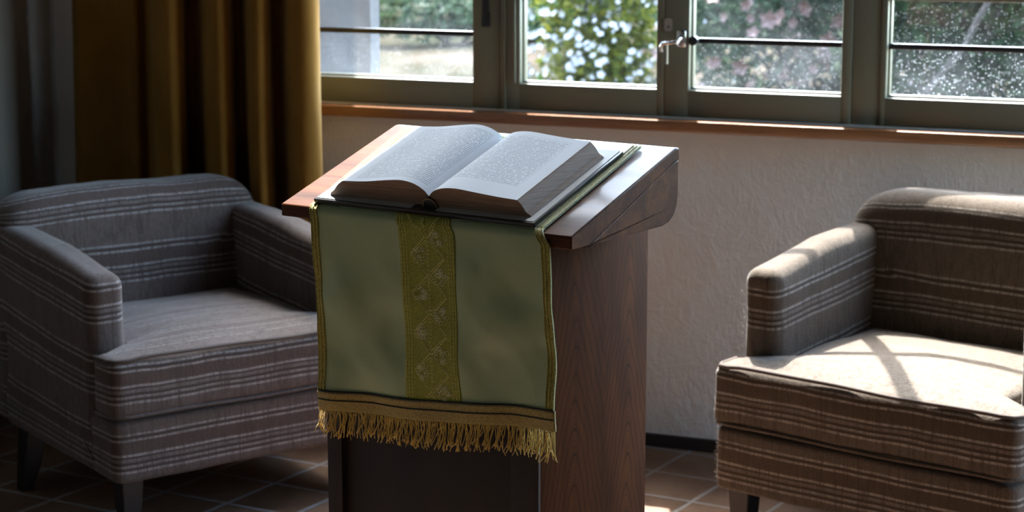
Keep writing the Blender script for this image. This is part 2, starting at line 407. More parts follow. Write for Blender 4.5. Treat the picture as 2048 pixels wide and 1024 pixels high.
M = dict(
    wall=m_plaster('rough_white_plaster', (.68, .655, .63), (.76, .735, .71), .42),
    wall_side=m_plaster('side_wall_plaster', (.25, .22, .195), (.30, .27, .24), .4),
    outwall=m_plaster('outside_render', (.07, .072, .078), (.08, .082, .087), .3),
    ceil=simple('ceiling_stain', (.10, .075, .055), .8), panel=simple('dark_panelling', (.08, .06, .045), .6),
    tiles=m_tiles(), frame=simple('sage_green_paint', (.165, .165, .118), .38),
    black=simple('black_metal', (.012, .012, .014), .32, spec=.6), chrome=simple('chrome', (.75, .76, .78), .16, metal=1.0),
    brushed=simple('aged_nickel', (.42, .38, .35), .42, metal=.6),
    sill=m_wood('sill_wood', (.11, .04, .015), (.24, .098, .036), (.36, .16, .065), 1.0, .30, .5, 'X', .12),
    base=simple('dark_baseboard', (.014, .010, .009), .5),
    glass_clear=m_glass('window_glass_clear', .015, .002), glass_mid=m_glass('window_glass_dusty', .08, .022), glass_dust=m_glass('window_glass_speckled', .15, .013),
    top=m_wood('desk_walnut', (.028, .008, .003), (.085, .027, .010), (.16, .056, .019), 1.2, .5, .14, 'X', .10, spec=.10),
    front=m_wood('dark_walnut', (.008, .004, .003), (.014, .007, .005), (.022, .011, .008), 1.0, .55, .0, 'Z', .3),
    side=m_cathedral('walnut_veneer'), velvet=m_velvet(), satin=m_satin(),
    stripeR=m_stripe('striped_weave_tan', (.080, .055, .036), (.35, .305, .265), .82), stripeL=m_stripe('striped_weave_brown', (.084, .055, .043), (.35, .305, .285), .4),  # two copies of one weave, each chair's light put into its tint
    fuzz=simple('stray_fibres', (.55, .52, .50), .8),
    leg=simple('dark_leg_wood', (.007, .004, .003), .45),
    pipe=simple('piping_cord', (.075, .055, .045), .9),
    gold=m_braid('gold_braid', (.62, .56, .06), (.80, .72, .14), (.20, .17, .02), 900),
    tape=m_braid('fringe_heading', (.70, .52, .10), (.85, .66, .18), (.25, .16, .03), 1000),
    olive=m_braid('olive_brocade', (.52, .55, .02), (.70, .72, .04), (.20, .21, .012), 1100, .6),
    thread=simple('embroidery_thread', (.95, .92, .34), .45, sheen=.3), pale=simple('pale_thread', (.95, .93, .60), .5, sheen=.3),
    fringe=simple('gold_fringe_thread', (.80, .56, .12), .5, sheen=.2), cord=simple('dark_cord', (.012, .008, .006), .6),
    pageL=m_page('printed_page_left', True), pageR=m_page('printed_page_right', False), pedge=m_pageedge(),
    cover=simple('black_leather', (.012, .012, .014), .30, coat=.3), endpaper=simple('endpaper', (.42, .46, .50), .5),
    bark=m_wood('bark', (.015, .012, .010), (.035, .028, .024), (.06, .05, .044), .5, .9, 0, 'Z'), ground=m_ground(),
    white=simple('white_petals', (.33, .33, .34), .5), pink=simple('pink_petals', (.11, .055, .045), .6),
    leafdark=m_leaf('dark_leaves', (.006, .018, .006), (.018, .038, .012)), leafmid=m_leaf('hedge_leaves', (.008, .018, .008), (.024, .035, .018)),
    leafyel=m_leaf('yellow_green_leaves', (.020, .050, .012), (.17, .16, .02), .45), leafgrey=m_leaf('grey_green_leaves', (.012, .030, .014), (.036, .062, .030)),
)

# ------------------------------------------------------------------ room shell
XL, XR, YF, H = -3.72, 1.62, -6.7, 6.7
WT = .20
def wy(u, v, h): return (u, h, v)
mb = MB()
WX0, WX1, WZ0, WZ1 = -3.32, 0.92, .938, 3.26
# unseen high opening, added; right edge slanted so sun strikes the lectern's left strip
GX = lambda z: -2.568 - (z - 6.026) / 2.42
def wrect(x0, x1, z0, z1): mb.prism([(x0, z0), (x1, z0), (x1, z1), (x0, z1)], 0, WT, wy)
wrect(XL, XR, 0, WZ0); wrect(XL, WX0, WZ0, WZ1); wrect(WX1, XR, WZ0, WZ1); wrect(XL, XR, WZ1, 4.95)
wrect(XL, -3.2, 4.95, 6.35); wrect(XL, XR, 6.35, H)
mb.prism([(XR, 4.95), (XR, 6.35), (GX(6.35), 6.35), (GX(4.95), 4.95)], 0, WT, wy)
tag(mb.build('wall_back', M['wall']), kind='structure')
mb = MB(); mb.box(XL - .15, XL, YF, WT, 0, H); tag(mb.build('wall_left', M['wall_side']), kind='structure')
RW = (-1.05, -.20, .5, 2.9)
mb = MB(); mb.box(XR, XR + .15, YF, RW[0], 0, H).box(XR, XR + .15, RW[1], WT, 0, H).box(XR, XR + .15, RW[0], RW[1], 0, RW[2]).box(XR, XR + .15, RW[0], RW[1], RW[3], H)
tag(mb.build('wall_right', M['panel']), kind='structure')
mb = MB(); mb.box(XL - .15, XR + .15, YF - .15, YF, 0, H); tag(mb.build('wall_front', M['panel']), kind='structure')
mb = MB(); mb.box(XL - .15, XR + .15, YF - .15, WT, -.12, 0); tag(mb.build('floor', M['tiles']), kind='structure')
mb = MB(); mb.box(XL - .15, XR + .15, YF - .15, WT, H, H + .1); tag(mb.build('ceiling', M['ceil']), kind='structure')
mb = MB(); mb.box(XL, XR, -.014, 0, 0, .036, .003); tag(mb.build('baseboard_back', M['base']), kind='structure')
mb = MB(); mb.box(XL, XL + .014, YF, -.014, 0, .036, .003); tag(mb.build('baseboard_left', M['base']), kind='structure')
mb = MB(); mb.box(WX0 - .05, WX1 + .05, -.055, .0, .902, .934, .006); tag(mb.build('trim_1', M['sill'], auto=40), kind='structure')

def window(name, x0, x1, gx0, gx1, glass, bars, gz0=1.013, z0=.9385, z1=1.30, gz1=1.268, step=False):
    w = tag(empty(name, ((x0 + x1) / 2, 0, z0)), kind='structure')
    cx, cz = (x0 + x1) / 2, z0
    f = MB()
    def b(a0, a1, c0, c1, y0=.0, y1=.046, bv=.004): f.box(a0 - cx, a1 - cx, y0, y1, c0 - cz, c1 - cz, bv)
    b(x0, gx0, z0, z1); b(gx1, x1, z0, z1); b(gx0 - .004, gx1 + .004, z0, gz0); b(gx0 - .004, gx1 + .004, gz1, z1)
    # glazing bead set back
    b(gx0 - .003, gx0 + .005, gz0, gz1, .02, .044, .002); b(gx1 - .005, gx1 + .003, gz0, gz1, .02, .044, .002); b(gx0, gx1, gz0 - .002, gz0 + .006, .02, .044, .002)
    if step:
        b(gx0 - .022, gx0 - .012, gz0, gz1, -.008, .004, .002); b(x0 + .012, x0 + .02, z0, z1, -.006, .004, .002)
    f.build('frame', M['frame'], w, auto=40)
    g = MB(); g.box(gx0 - .002 - cx, gx1 + .002 - cx, .034, .037, gz0 - .001 - cz, gz1 + .001 - cz)
    go = g.build('pane', glass, w)
    go.data.transform(Matrix.Translation((cx, 0, cz))); go.location = (-cx, 0, -cz)
    for zb in bars:
        q = MB(); q.box(gx0 - .006 - cx, gx1 + .006 - cx, .018, .033, zb - .0085 - cz, zb + .0065 - cz, .002); q.build('glazing_bar', M['black'], w, auto=40)
    return w, cx, cz
window('window_1', -3.32, -2.2155, -3.25, -2.300, M['glass_mid'], [1.148])
w1 = bpy.data.objects['window_1']
q = MB(); q.box(-2.268 + 2.769, -2.244 + 2.769, -.016, -.001, 1.17 - .9385, 1.215 - .9385, .004)
q.box(-2.264 + 2.769, -2.247 + 2.769, -.022, -.006, 1.205 - .9385, 1.292 - .9385, .004); q.build('latch', M['black'], w1, auto=40)
window('window_2', -2.2155, -1.7255, -2.153, -1.749, M['glass_clear'], [], step=True)
w3, cx, cz = window('window_3', -1.7255, -1.206, -1.655, -1.234, M['glass_mid'], [1.148])
# lever handle, keyhole plate and round boss of window 3
h = MB(); h.tube([(-1.700 - cx, -.004, 1.17 - cz), (-1.700 - cx, -.010, 1.17 - cz)], .011, 16)
pl = round_poly([(-1.726, 1.172), (-1.704, 1.172), (-1.704, 1.208), (-1.726, 1.208)], .009, 6, .005)
h = MB(); h.prism([(p.x - cx, p.y - cz) for p in pl], -.005, .0, wy); ko = h.build('keyhole_plate', M['brushed'], w3, auto=40)
kh = MB(); kh.tube([(-1.7135 - cx, -.0065, 1.184 - cz), (-1.7135 - cx, -.004, 1.184 - cz)], .003, 12); kh.build('keyhole', M['black'], ko)
h = MB(); h.tube([(-1.676 - cx, .0, 1.158 - cz), (-1.676 - cx, -.026, 1.152 - cz), (-1.679 - cx, -.040, 1.146 - cz), (-1.695 - cx, -.043, 1.143 - cz), (-1.716 - cx, -.043, 1.141 - cz), (-1.722 - cx, -.041, 1.132 - cz), (-1.722 - cx, -.039, 1.118 - cz)], .0055, 12)
h.box(-1.690 - cx, -1.664 - cx, -.006, .0, 1.13 - cz, 1.175 - cz, .002)
h.tube([(-1.707 - cx, -.036, 1.138 - cz), (-1.706 - cx, -.036, 1.085 - cz)], .0028, 10); h.build('handle', M['chrome'], w3, auto=60)
h = MB(); h.tube([(-1.643 - cx, -.006, 1.148 - cz), (-1.643 - cx, .012, 1.148 - cz)], .0125, 20); h.build('boss', M['black'], w3, auto=60)
mb = MB(); mb.box(-1.2055, -1.1315, .004, .046, .9385, 1.30, .003); tag(mb.build('trim_2', M['frame'], auto=40), kind='structure')
window('window_4', -1.131, -.22, -1.113, -.29, M['glass_dust'], [1.148])
window('window_5', -.215, .92, -.15, .85, M['glass_mid'], [1.148])
# fixed steel-framed lights above the casements
w7 = tag(empty('window_7', (-1.2, 0, 1.30)), kind='structure')
f = MB()
for zz, hh in ((1.3005, .035), (3.215, .045)): f.box(-2.12, 2.12, .0, .046, zz - 1.30, zz + hh - 1.30, .003)
for xx in (-3.30, .88): f.box(xx - .02 + 1.2, xx + .04 + 1.2, .0, .046, .036, 1.914, .003)
f.build('frame', M['frame'], w7, auto=40)
f = MB()
for zz in (1.775, 2.50, 2.88): f.box(-2.06, 2.06, .014, .036, zz - .014 - 1.30, zz + .014 - 1.30, .002)
for xx in (-2.74, -2.24, -1.735, -1.245, -.73, -.22, .33): f.box(xx - .018 + 1.2, xx + .018 + 1.2, .012, .038, .036, 1.914, .002)
f.build('glazing_bars', M['black'], w7, auto=40)
g = MB(); g.box(-2.06, 2.06, .024, .027, .03, 1.93); g.build('pane', M['glass_clear'], w7)
# unseen right wall window, added to fill the room from the side
w6 = tag(empty('window_6', (XR, -.625, .5)), kind='structure')
f = MB(); f.box(.02, .09, -.425, -.36, 0, 2.4, .004).box(.02, .09, .36, .425, 0, 2.4, .004).box(.02, .09, -.36, .36, 0, .07, .004).box(.02, .09, -.36, .36, 2.33, 2.4, .004).box(.02, .09, -.02, .02, .07, 2.33, .004)
f.build('frame', M['frame'], w6, auto=40)
g = MB(); g.box(.05, .053, -.359, .359, .07, 2.33); g.build('pane', simple('plain_glass', (1, 1, 1)), w6)
pm = bpy.data.materials['plain_glass']; pt = pm.node_tree; pt.nodes.remove(pt.nodes['Principled BSDF']); tb = pt.nodes.new('ShaderNodeBsdfTransparent'); tb.inputs[0].default_value = (.95, .96, .96, 1); pt.links.new(tb.outputs[0], pt.nodes['Material Output'].inputs[0])

# ------------------------------------------------------------------ outside
mb = MB(); mb.prism([(-9.0, -.6), (-9.0, 6.4), (-3.125, 6.4), (-3.125, -.6)][::-1], 1.0, 1.07, wy)  # pier outside the glass, raised and widened out of view to shade left armchair
tag(mb.build('wall_outside', M['outwall']), kind='structure')
# garden ground, gently rising
gv = []; gf = []; NX, NY = 30, 30
for j in range(NY + 1):
    for i in range(NX + 1):
        x = -26 + 34 * i / NX; y = .25 + 40 * (j / NY) ** 1.4
        gv.append((x, y, -.35 + .03 * y + .25 * max(0, y - 16) ** .9 * .3 + .06 * noise.noise(Vector((x * .5, y * .5, 0)))))
for j in range(NY):
    for i in range(NX):
        a = j * (NX + 1) + i; gf.append((a, a + 1, a + NX + 2, a + NX + 1))
tag(mesh_obj('ground', gv, gf, M['ground']), kind='structure')

def leaf_cloud(n, c, r, size, rng, shell=.55, zmin=-9, aspect=.5):
    V = []; F = []
    for _ in range(n):
        while True:
            d = Vector((rng.gauss(0, 1), rng.gauss(0, 1), rng.gauss(0, 1)))
            if d.length > .01: break
        d.normalize(); k = shell + (1 - shell) * rng.random()
        k *= .82 + .28 * noise.noise(d * 2.3 + Vector(c))
        p = Vector((c[0] + d.x * r[0] * k, c[1] + d.y * r[1] * k, c[2] + d.z * r[2] * k))
        if p.z < zmin: continue
        a = Vector((rng.gauss(0, 1), rng.gauss(0, 1), rng.gauss(0, .6))).normalized(); b = a.cross(Vector((rng.gauss(0, 1), rng.gauss(0, 1), rng.gauss(0, 1)))).normalized()
        s = size * rng.uniform(.6, 1.3); m = len(V); cr = a.cross(b) * s * .15
        V += [p - a * s, p + b * s * aspect + cr, p + a * s, p - b * s * aspect + cr]
        F += [(m, m + 1, m + 2), (m, m + 2, m + 3)]
    return V, F

def shrub(name, label, cat, loc, blobs, mat, n, size, seed, flowers=None, stem=True, group=None):
    rng = random.Random(seed); t = tag(empty(name, loc), label, cat, group)
    V = []; F = []
    for (c, r, k) in blobs:
        v, f_ = leaf_cloud(int(n * k), c, r, size, rng, zmin=.03); m = len(V); V += v; F += [tuple(i + m for i in q) for q in f_]
    mesh_obj('foliage', V, F, mat, t, smooth=False)
    st = MB()
    for (c, r, k) in blobs:
        for _ in range(3):
            e = (c[0] + rng.uniform(-.5, .5) * r[0], c[1] + rng.uniform(-.5, .5) * r[1], c[2] + rng.uniform(0, .5) * r[2])
            st.tube([(rng.uniform(-.05, .05), rng.uniform(-.05, .05), -.15), (e[0] * .4, e[1] * .4, e[2] * .45), e], .025, 6, taper=lambda q: 1 - .7 * q)
    st.build('stems', M['bark'], t, smooth=True)
    if flowers:
        fm, fn_, fs, nm = flowers; V = []; F = []
        for (c, r, k) in blobs:
            for _ in range(int(fn_ * k)):
                d = Vector((rng.gauss(0, 1), rng.gauss(0, 1) - .5, rng.gauss(0, 1))).normalized(); kk = rng.uniform(.85, 1.06)
                p = Vector((c[0] + d.x * r[0] * kk, c[1] + d.y * r[1] * kk, c[2] + d.z * r[2] * kk))
                if p.z < .05: continue
                s = fs * rng.uniform(.6, 1.25); ax = Vector((rng.gauss(0, .6), -1, rng.gauss(.5, .6))).normalized(); q = ax.orthogonal().normalized(); w = ax.cross(q); m = len(V)
                V.append(p)
                for i in range(10):
                    a = 2 * pi * i / 10; rr = s * (1 if i % 2 == 0 else .62); V.append(p + (q * cos(a) + w * sin(a)) * rr + ax * s * .3)
                F += [(m, m + 1 + i, m + 1 + (i + 1) % 10) for i in range(10)]
        tag(mesh_obj(nm, V, F, fm, t, smooth=False), kind='stuff')
    return t
def gz(y): return -.35 + .03 * y
shrub('flowering_shrub', 'bushy shrub with white blossoms and yellow-green leaves behind the second window', 'shrub', (-4.38, 6.6, gz(6.6)),
      [((.03, 0, .9), (.48, .45, .75), 1.0), ((.12, -.1, .5), (.38, .4, .5), .6), ((.0, .2, 1.6), (.5, .5, .6), .6)], M['leafyel'], 2600, .036, 1, (M['white'], 300, .026, 'blossoms'))
shrub('green_shrub', 'leafy dark green shrub standing behind the white flowering shrub', 'shrub', (-4.9, 10.2, gz(10.2)),
      [((.3, 0, 1.0), (1.0, .6, 1.0), 1.0)], M['leafgrey'], 1800, .06, 2, (M['white'], 60, .03, 'blossoms'))
shrub('rose_hedge', 'green hedge with dusty pink flowers behind the handled window', 'hedge', (-3.3, 8.2, gz(8.2)),
      [((-.6, 0, .7), (.8, .5, .75), 1.0), ((.35, .1, .6), (.75, .5, .7), 1.0), ((-.1, .3, 1.4), (1.1, .5, .7), 1.0)], M['leafgrey'], 1700, .05, 3, (M['pink'], 55, .06, 'blossoms'))
shrub('laurel_shrub', 'very dark green shrub behind the speckled right window', 'shrub', (-2.1, 7.2, gz(7.2)),
      [((-.35, 0, .6), (.6, .5, .75), 1.0), ((.4, .1, .8), (.65, .5, .9), 1.0), ((0, .3, 1.6), (1.1, .5, .9), 1.0)], M['leafdark'], 2200, .05, 4)
shrub('low_shrub', 'low grey-green shrub on the lawn seen beside the outside wall', 'shrub', (-8.3, 13.0, gz(13)),
      [((-.3, 0, .28), (1.1, .5, .3), 1.0), ((.9, .2, .25), (.8, .5, .26), .6)], M['leafgrey'], 1200, .06, 5)
for i, (x, y, rx, hz_, lab, mm) in enumerate([(-12.4, 17, 2.1, 2.4, 'broad dark evergreen beyond the lawn, nearest the outside wall', 'leafdark'), (-8.0, 17.5, 2.1, 2.1, 'mid green tree beyond the lawn behind the first window', 'leafgrey'),
                               (-5.5, 15.5, 1.6, 2.2, 'soft green tree far behind the flowering shrub', 'leafmid'), (-2.9, 13.5, 1.7, 2.4, 'dense dark tree behind the hedge and dark shrub', 'leafdark'), (.9, 13.0, 1.8, 2.3, 'evergreen tree at the far right of the garden behind the speckled window', 'leafmid')]):
    shrub('evergreen_tree', lab, 'tree', (x, y, gz(y)), [((0, 0, hz_ * .55), (rx, 1.0, hz_ * .6), 1.0)], M[mm], 3200, .10, 20 + i)
# slender bare leaning branch of a young tree
t = tag(empty('bare_sapling', (-2.26, 6.72, gz(6.72))), 'slender pale leaning trunk in front of the dark shrub, upper right window', 'tree')
b = MB(); b.tube([(-.20, .1, -.2), (-.14, .06, .4), (.18, 0, .8), (.24, 0, .95), (.36, 0, 1.15), (.47, 0, 1.5), (.55, .1, 2.2)], .022, 8, taper=lambda q: 1 - .45 * q)
b.build('trunk', M['bark'], t, smooth=True)
b = MB(); b.tube([(.36, 0, 1.15), (.2, .1, 1.5), (.1, .1, 1.9)], .012, 6, taper=lambda q: 1 - .5 * q); b.build('branch', M['bark'], t, smooth=True)

# ------------------------------------------------------------------ curtain
def curtain():
    # folds as (x, y) control points: ridges near the room catch light, valleys are deep
    cp = [(-3.56, -.10), (-3.535, -.14), (-3.48, -.13), (-3.38, -.095), (-3.335, -.105), (-3.30, -.07), (-3.272, -.15), (-3.262, -.24), (-3.215, -.285), (-3.175, -.24), (-3.165, -.13),
          (-3.135, -.08), (-3.115, -.14), (-3.10, -.235), (-3.058, -.285), (-3.022, -.24), (-3.01, -.13), (-2.985, -.08), (-2.965, -.13), (-2.955, -.235), (-2.92, -.28), (-2.888, -.235),
          (-2.875, -.12), (-2.85, -.075), (-2.83, -.13), (-2.82, -.225), (-2.785, -.27), (-2.745, -.25), (-2.722, -.20), (-2.716, -.13), (-2.735, -.095)]
    cp = [(x + (-.14 - y) * .6, y) for x, y in cp]      # folds lean over towards the window
    pts = []
    n = len(cp)
    for i in range(n - 1):
        p0, p1, p2, p3 = [Vector(cp[max(0, min(n - 1, i + k))]) for k in (-1, 0, 1, 2)]
        for k in range(6):
            t_ = k / 6
            pts.append(.5 * ((2 * p1) + (p2 - p0) * t_ + (2 * p0 - 5 * p1 + 4 * p2 - p3) * t_ ** 2 + (3 * p1 - p0 - 3 * p2 + p3) * t_ ** 3))
    pts.append(Vector(cp[-1]))
    V = []; F = []; NZ = 46; n = len(pts)
    for j in range(NZ + 1):
        z = .02 + 2.56 * j / NZ
        for i, p in enumerate(pts):
            w = Vector(noise.noise_vector(Vector((p.x * 4, 0, z * 1.1)))) * .010
            spread = 1.0 + .03 * (1.2 - z)
            V.append((-3.13 + (p.x + 3.13) * spread + w.x - .012 * (z - 1.2) * 0, -.13 + (p.y + .13) * (1.05 - .12 * z / 2.6) + w.y * .8, z))
    for j in range(NZ):
        for i in range(n - 1):
            a = j * n + i; F.append((a, a + 1, a + n + 1, a + n))
    root = tag(empty('curtain', (-3.13, -.13, .02)), 'heavy mustard velvet curtain hanging in deep folds left of the windows', 'curtain')
    o = mesh_obj('drape', [(v[0] + 3.13, v[1] + .13, v[2] - .02) for v in V], F, M['velvet'], root)
    s = o.modifiers.new('thick', 'SOLIDIFY'); s.thickness = .004; s.offset = 0
    return root
curtain()
t = tag(empty('curtain_rod', (-1.2, -.15, 2.62)), 'dark metal curtain rod fixed above the windows', 'curtain rod')
b = MB(); b.tube([(-2.46, 0, 0), (-1.2, 0, 0)], .014, 12); b.build('rod', M['black'], t, auto=60)
for x in (-2.25, -1.32):
    b = MB(); b.tube([(x, 0, 0), (x, .15, 0)], .010, 8); b.tube([(x, .149, 0), (x, .140, 0)], .03, 16); b.build('bracket', M['black'], t, auto=60)

# ------------------------------------------------------------------ armchairs
CWD = .772
def chair(name, loc, rz, label, mat, seed, ah=0.0, bh=.80, ar=.098, bd=0.0, fuzzy=False):
    t = tag(empty(name, loc, rz), label, 'armchair', 'matching striped armchairs')
    w = CWD; zb = .147
    # base box
    out = round_poly([(0, .0), (w, .0), (w, .60 + bd), (0, .60 + bd)], [.03, .03, .02, .02], 6, .03)
    v, f_, s = pillow(out, zb, .300, .014, 0, lambda a, b_, h: (a, b_, h + (.035 * b_ if h < .2 else 0)), lambda a, b_, h, q: h, wob=.003, seed=seed)
    mesh_obj('base', v, f_, mat, t, attr=s)
    # cushion, T shaped
    e = .105; iw = .098
    T = [(-.006, -.008), (w + .006, -.008), (w + .006, e), (w - iw, e), (w - iw, .56 + bd), (iw, .56 + bd), (iw, e), (-.006, e)]
    out = round_poly(T, [.035, .035, .025, .012, .03, .03, .012, .025], 6, .018)
    v, f_, s = pillow(out, .302, .452, .026, .022, lambda a, b_, h: (a, b_ + .014 * max(0, (h - .38) / .07) * 0, h + (.012 * min(1, b_ / .3) if h > .4 else 0)),
                      lambda a, b_, h, q: h + q * max(0, b_) * .95, fill=16, wob=.005, seed=seed + 3)
    cu = mesh_obj('seat_cushion', v, f_, mat, t, attr=s)
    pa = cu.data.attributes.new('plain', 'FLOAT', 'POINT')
    pa.data.foreach_set('value', [min(1.0, max(0.0, (q_.co.z - .438) / .018)) for q_ in cu.data.vertices])  # upper face only: mask for the painted light wash
    inn = round_poly([(.010, .006), (w - .010, .006)], 0, 1, .02) if False else None
    fr = [(-.002, e - .01, .443), (.001, .03, .4435), (.012, .006, .444), (.04, -.002, .445)] + [(x, -.003 + .003 * sin(x * 23), .4465 + .003 * sin(x * 9)) for x in [.04 + (w - .08) * k / 24 for k in range(1, 24)]] + [(w - .04, -.002, .445), (w - .012, .006, .444), (w - .001, .03, .4435), (w + .002, e - .01, .443)]
    b = MB(); b.tube([(x, y - .001, z + .005) for x, y, z in fr], .005, 8); b.build('piping', M['pipe'], cu, smooth=True)
    fr2 = [(-.004, e - .01, .312), (-.002, .03, .312), (.01, .0, .312), (.04, -.006, .312)] + [(x, -.007, .311 + .002 * sin(x * 11)) for x in [.04 + (w - .08) * k / 24 for k in range(1, 24)]] + [(w - .04, -.006, .312), (w - .01, .0, .312), (w + .002, .03, .312), (w + .004, e - .01, .312)]
    b = MB(); b.tube(fr2, .0042, 8); b.build('piping', mat, cu, smooth=True)
    # arms
    aw = .098
    for k in (0, 1):
        A = [(e + .004, zb + .004), (.66 + bd, zb + .025), (.66 + bd, .722 - ah * .8), (.38, .708 - ah), (e + .004, .664 - ah)]; aw_ = aw if k == 0 else ar
        out = round_poly(A, [.01, .03, .02, .10, .042], 8, .02)
        x0, x1 = (-.002, aw) if k == 0 else (w - aw_, w + .002)
        v, f_, s = pillow(out, x0, x1, .034, .004, lambda a, b_, h: (h, a, b_), lambda a, b_, h, q: b_ - .10 * a * (1 if b_ > .5 else b_ / .5), wob=.004, seed=seed + 5 + k, crown0=.004)
        mesh_obj('arm', v, f_, mat, t, attr=s)
    # back
    B = [(-.004, zb + .026), (w + .004, zb + .026), (w + .004, bh), (-.004, bh)]
    out = round_poly(B, [.02, .02, .13, .13], 12, .02)
    lean = lambda z: .05 * max(0, z - .4) / .4
    v, f_, s = pillow(out, .540, .685, .055, .0, lambda a, b_, h: (a, bd + h + lean(b_) + (.012 * (1 - ((a - w / 2) / (w / 2)) ** 2) if h > .6 else 0), b_ + .010 * (1 - ((a - w / 2) / (w / 2)) ** 2) * (1 if b_ > .6 else 0)),
                      lambda a, b_, h, q: b_ + (.9 * (h - .540) if b_ > .70 else 0) * min(1, (b_ - .70) / .08 if b_ > .70 else 0), wob=.006, seed=seed + 9, k=8)
    mesh_obj('backrest', v, f_, mat, t, attr=s)
    # legs, square tapered, the rear pair raked back
    for (lx, ly, dx, dy) in ((.055, .055, .0, .0), (w - .055, .055, .0, .0), (.045, .575, -.035, -.01), (w - .045, .575, .035, -.01)):
        V = []
        for z, r_, k in ((zb + .012, .030, 0), (.07, .024, .5), (0, .017, 1)):
            for sx, sy in ((-1, -1), (1, -1), (1, 1), (-1, 1)): V.append((lx + sx * r_ + dx * k, ly + sy * r_ + dy * k, z))
        F = [(3, 2, 1, 0), (8, 9, 10, 11)] + [(j * 4 + i, j * 4 + (i + 1) % 4, j * 4 + 4 + (i + 1) % 4, j * 4 + 4 + i) for j in (0, 1) for i in range(4)]
        lo = mesh_obj('leg', V, F, M['leg'], t, smooth=False)
        bv = lo.modifiers.new('b', 'BEVEL'); bv.width = .003; bv.segments = 2
    if fuzzy:
        rng = random.Random(3); nb = MB()
        for xa, ya, z0_, z1_, n_ in ((-.006, .03, .315, .448, 260), (.0, .03, .16, .296, 220), (-.002, .135, .47, .64, 220)):
            for _ in range(n_):
                z = rng.uniform(z0_, z1_); y = ya + rng.uniform(-.022, .05); p = Vector((xa + .002, y, z)); L_ = rng.uniform(.003, .0085)
                d = Vector((-1, rng.uniform(-.6, .6), rng.uniform(-.7, .7))).normalized(); e2 = p + d * L_ + Vector((0, 0, rng.uniform(-.002, .002)))
                nb.tube([p, p + d * L_ * .55, e2], .0004, 3)
        tag(nb.build('fuzz', M['fuzz'], t), kind='stuff')
    return t
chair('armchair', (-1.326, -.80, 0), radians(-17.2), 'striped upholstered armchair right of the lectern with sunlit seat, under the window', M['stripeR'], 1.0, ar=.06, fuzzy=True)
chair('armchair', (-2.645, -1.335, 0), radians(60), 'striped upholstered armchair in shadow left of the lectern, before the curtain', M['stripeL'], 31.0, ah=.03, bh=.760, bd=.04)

# ------------------------------------------------------------------ lectern
LX, LY, LA = -1.5745, -2.4177, radians(-12.1)
lec = tag(empty('lectern', (LX, LY, 0), LA), 'dark walnut lectern with sloping top, holding the open book and green cloth', 'lectern')
ZF, ZB, ZU, TW, TD = 1.052, 1.151, 1.032, .560, .300
tilt = math.atan2(ZB - ZF, TD)
# slanted desk board
def yz(u, v, h): return (h, u, v)
def bevobj(o, w_, seg=3):
    m = o.modifiers.new('b', 'BEVEL'); m.width = w_; m.segments = seg; m.limit_method = 'ANGLE'; m.angle_limit = radians(35); return o
th = .020
nb = MB(); nb.prism([(0, ZU), (.0, ZF), (TD, ZB), (TD + .012, ZB), (TD + .012, ZB - .020), (TD - .004, ZB - .022), (.05, ZU)], 0, TW, yz)
bevobj(nb.build('desk_top', M['top'], lec, auto=35), .0025)
# deep cheeks below the board, rounded at the lower back
side = round_poly([(.02, ZU + .0005), (.05, ZU + .0005), (TD - .004, ZB - .0225), (TD + .011, ZB - .021), (TD + .011, ZU - .0), (.02, ZU - .0005)], [.0, .0, .0, .0, .05, .0], 8, .2)
cheek = [(.030, ZU), (.052, ZU), (TD - .004, ZB - .0222), (TD + .011, ZB - .0202)]
arc = [(TD + .011, ZU + .045), (TD + .008, ZU + .028), (TD - .001, ZU + .013), (TD - .016, ZU + .004), (TD - .035, ZU)]
nb = MB(); nb.prism(cheek + arc, .001, TW - .001, yz)
bevobj(nb.build('desk_box', M['top'], lec, auto=35), .0015)
# cove moulding under the desk (left and right and front)
BA, BB, BD0, BD1 = .068, .490, .030, .343
BODYX0, BODYX1 = .068, .486
nb = MB()
prof = [(-.022, ZU), (-.004, ZU - .006), (.010, ZU - .020), (.021, ZU - .040), (.029, ZU - .066), (.034, ZU - .078), (.034, ZU)]
nb.prism([(.034 + a, z) for a, z in prof], BD0, .300, lambda u, v, h: (u, h, v))
bevobj(nb.build('cove_moulding', M['front'], lec, auto=35), .001)
# body
nb = MB(); nb.box(BODYX1 - .018, BODYX1, BD0, BD1, .05, ZU + .002, .0012); nb.build('side_panel', M['side'], lec, auto=35)
nb = MB(); nb.box(BODYX0, BODYX0 + .018, BD0, BD1, .05, ZU + .002, .0012); nb.build('side_panel', M['side'], lec, auto=35)
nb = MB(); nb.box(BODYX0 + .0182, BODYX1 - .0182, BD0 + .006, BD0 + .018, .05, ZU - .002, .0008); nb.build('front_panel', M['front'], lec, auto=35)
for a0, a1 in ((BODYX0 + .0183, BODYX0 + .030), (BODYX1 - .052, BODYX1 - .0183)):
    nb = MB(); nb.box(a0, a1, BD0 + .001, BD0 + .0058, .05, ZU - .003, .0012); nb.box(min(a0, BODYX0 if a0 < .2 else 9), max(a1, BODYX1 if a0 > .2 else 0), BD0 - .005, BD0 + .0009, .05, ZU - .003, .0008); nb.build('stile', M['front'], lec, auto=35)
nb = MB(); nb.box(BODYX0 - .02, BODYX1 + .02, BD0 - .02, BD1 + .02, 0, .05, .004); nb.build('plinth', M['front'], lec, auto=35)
# frame of the sloping surface, as an empty-free matrix
ct, st_ = cos(tilt), sin(tilt)
def S(a, s, n): return Vector((a, s * ct - n * st_, ZF + s * st_ + n * ct))     # lectern local
LM = Matrix.Translation((LX, LY, 0)) @ Matrix.Rotation(LA, 4, 'Z')

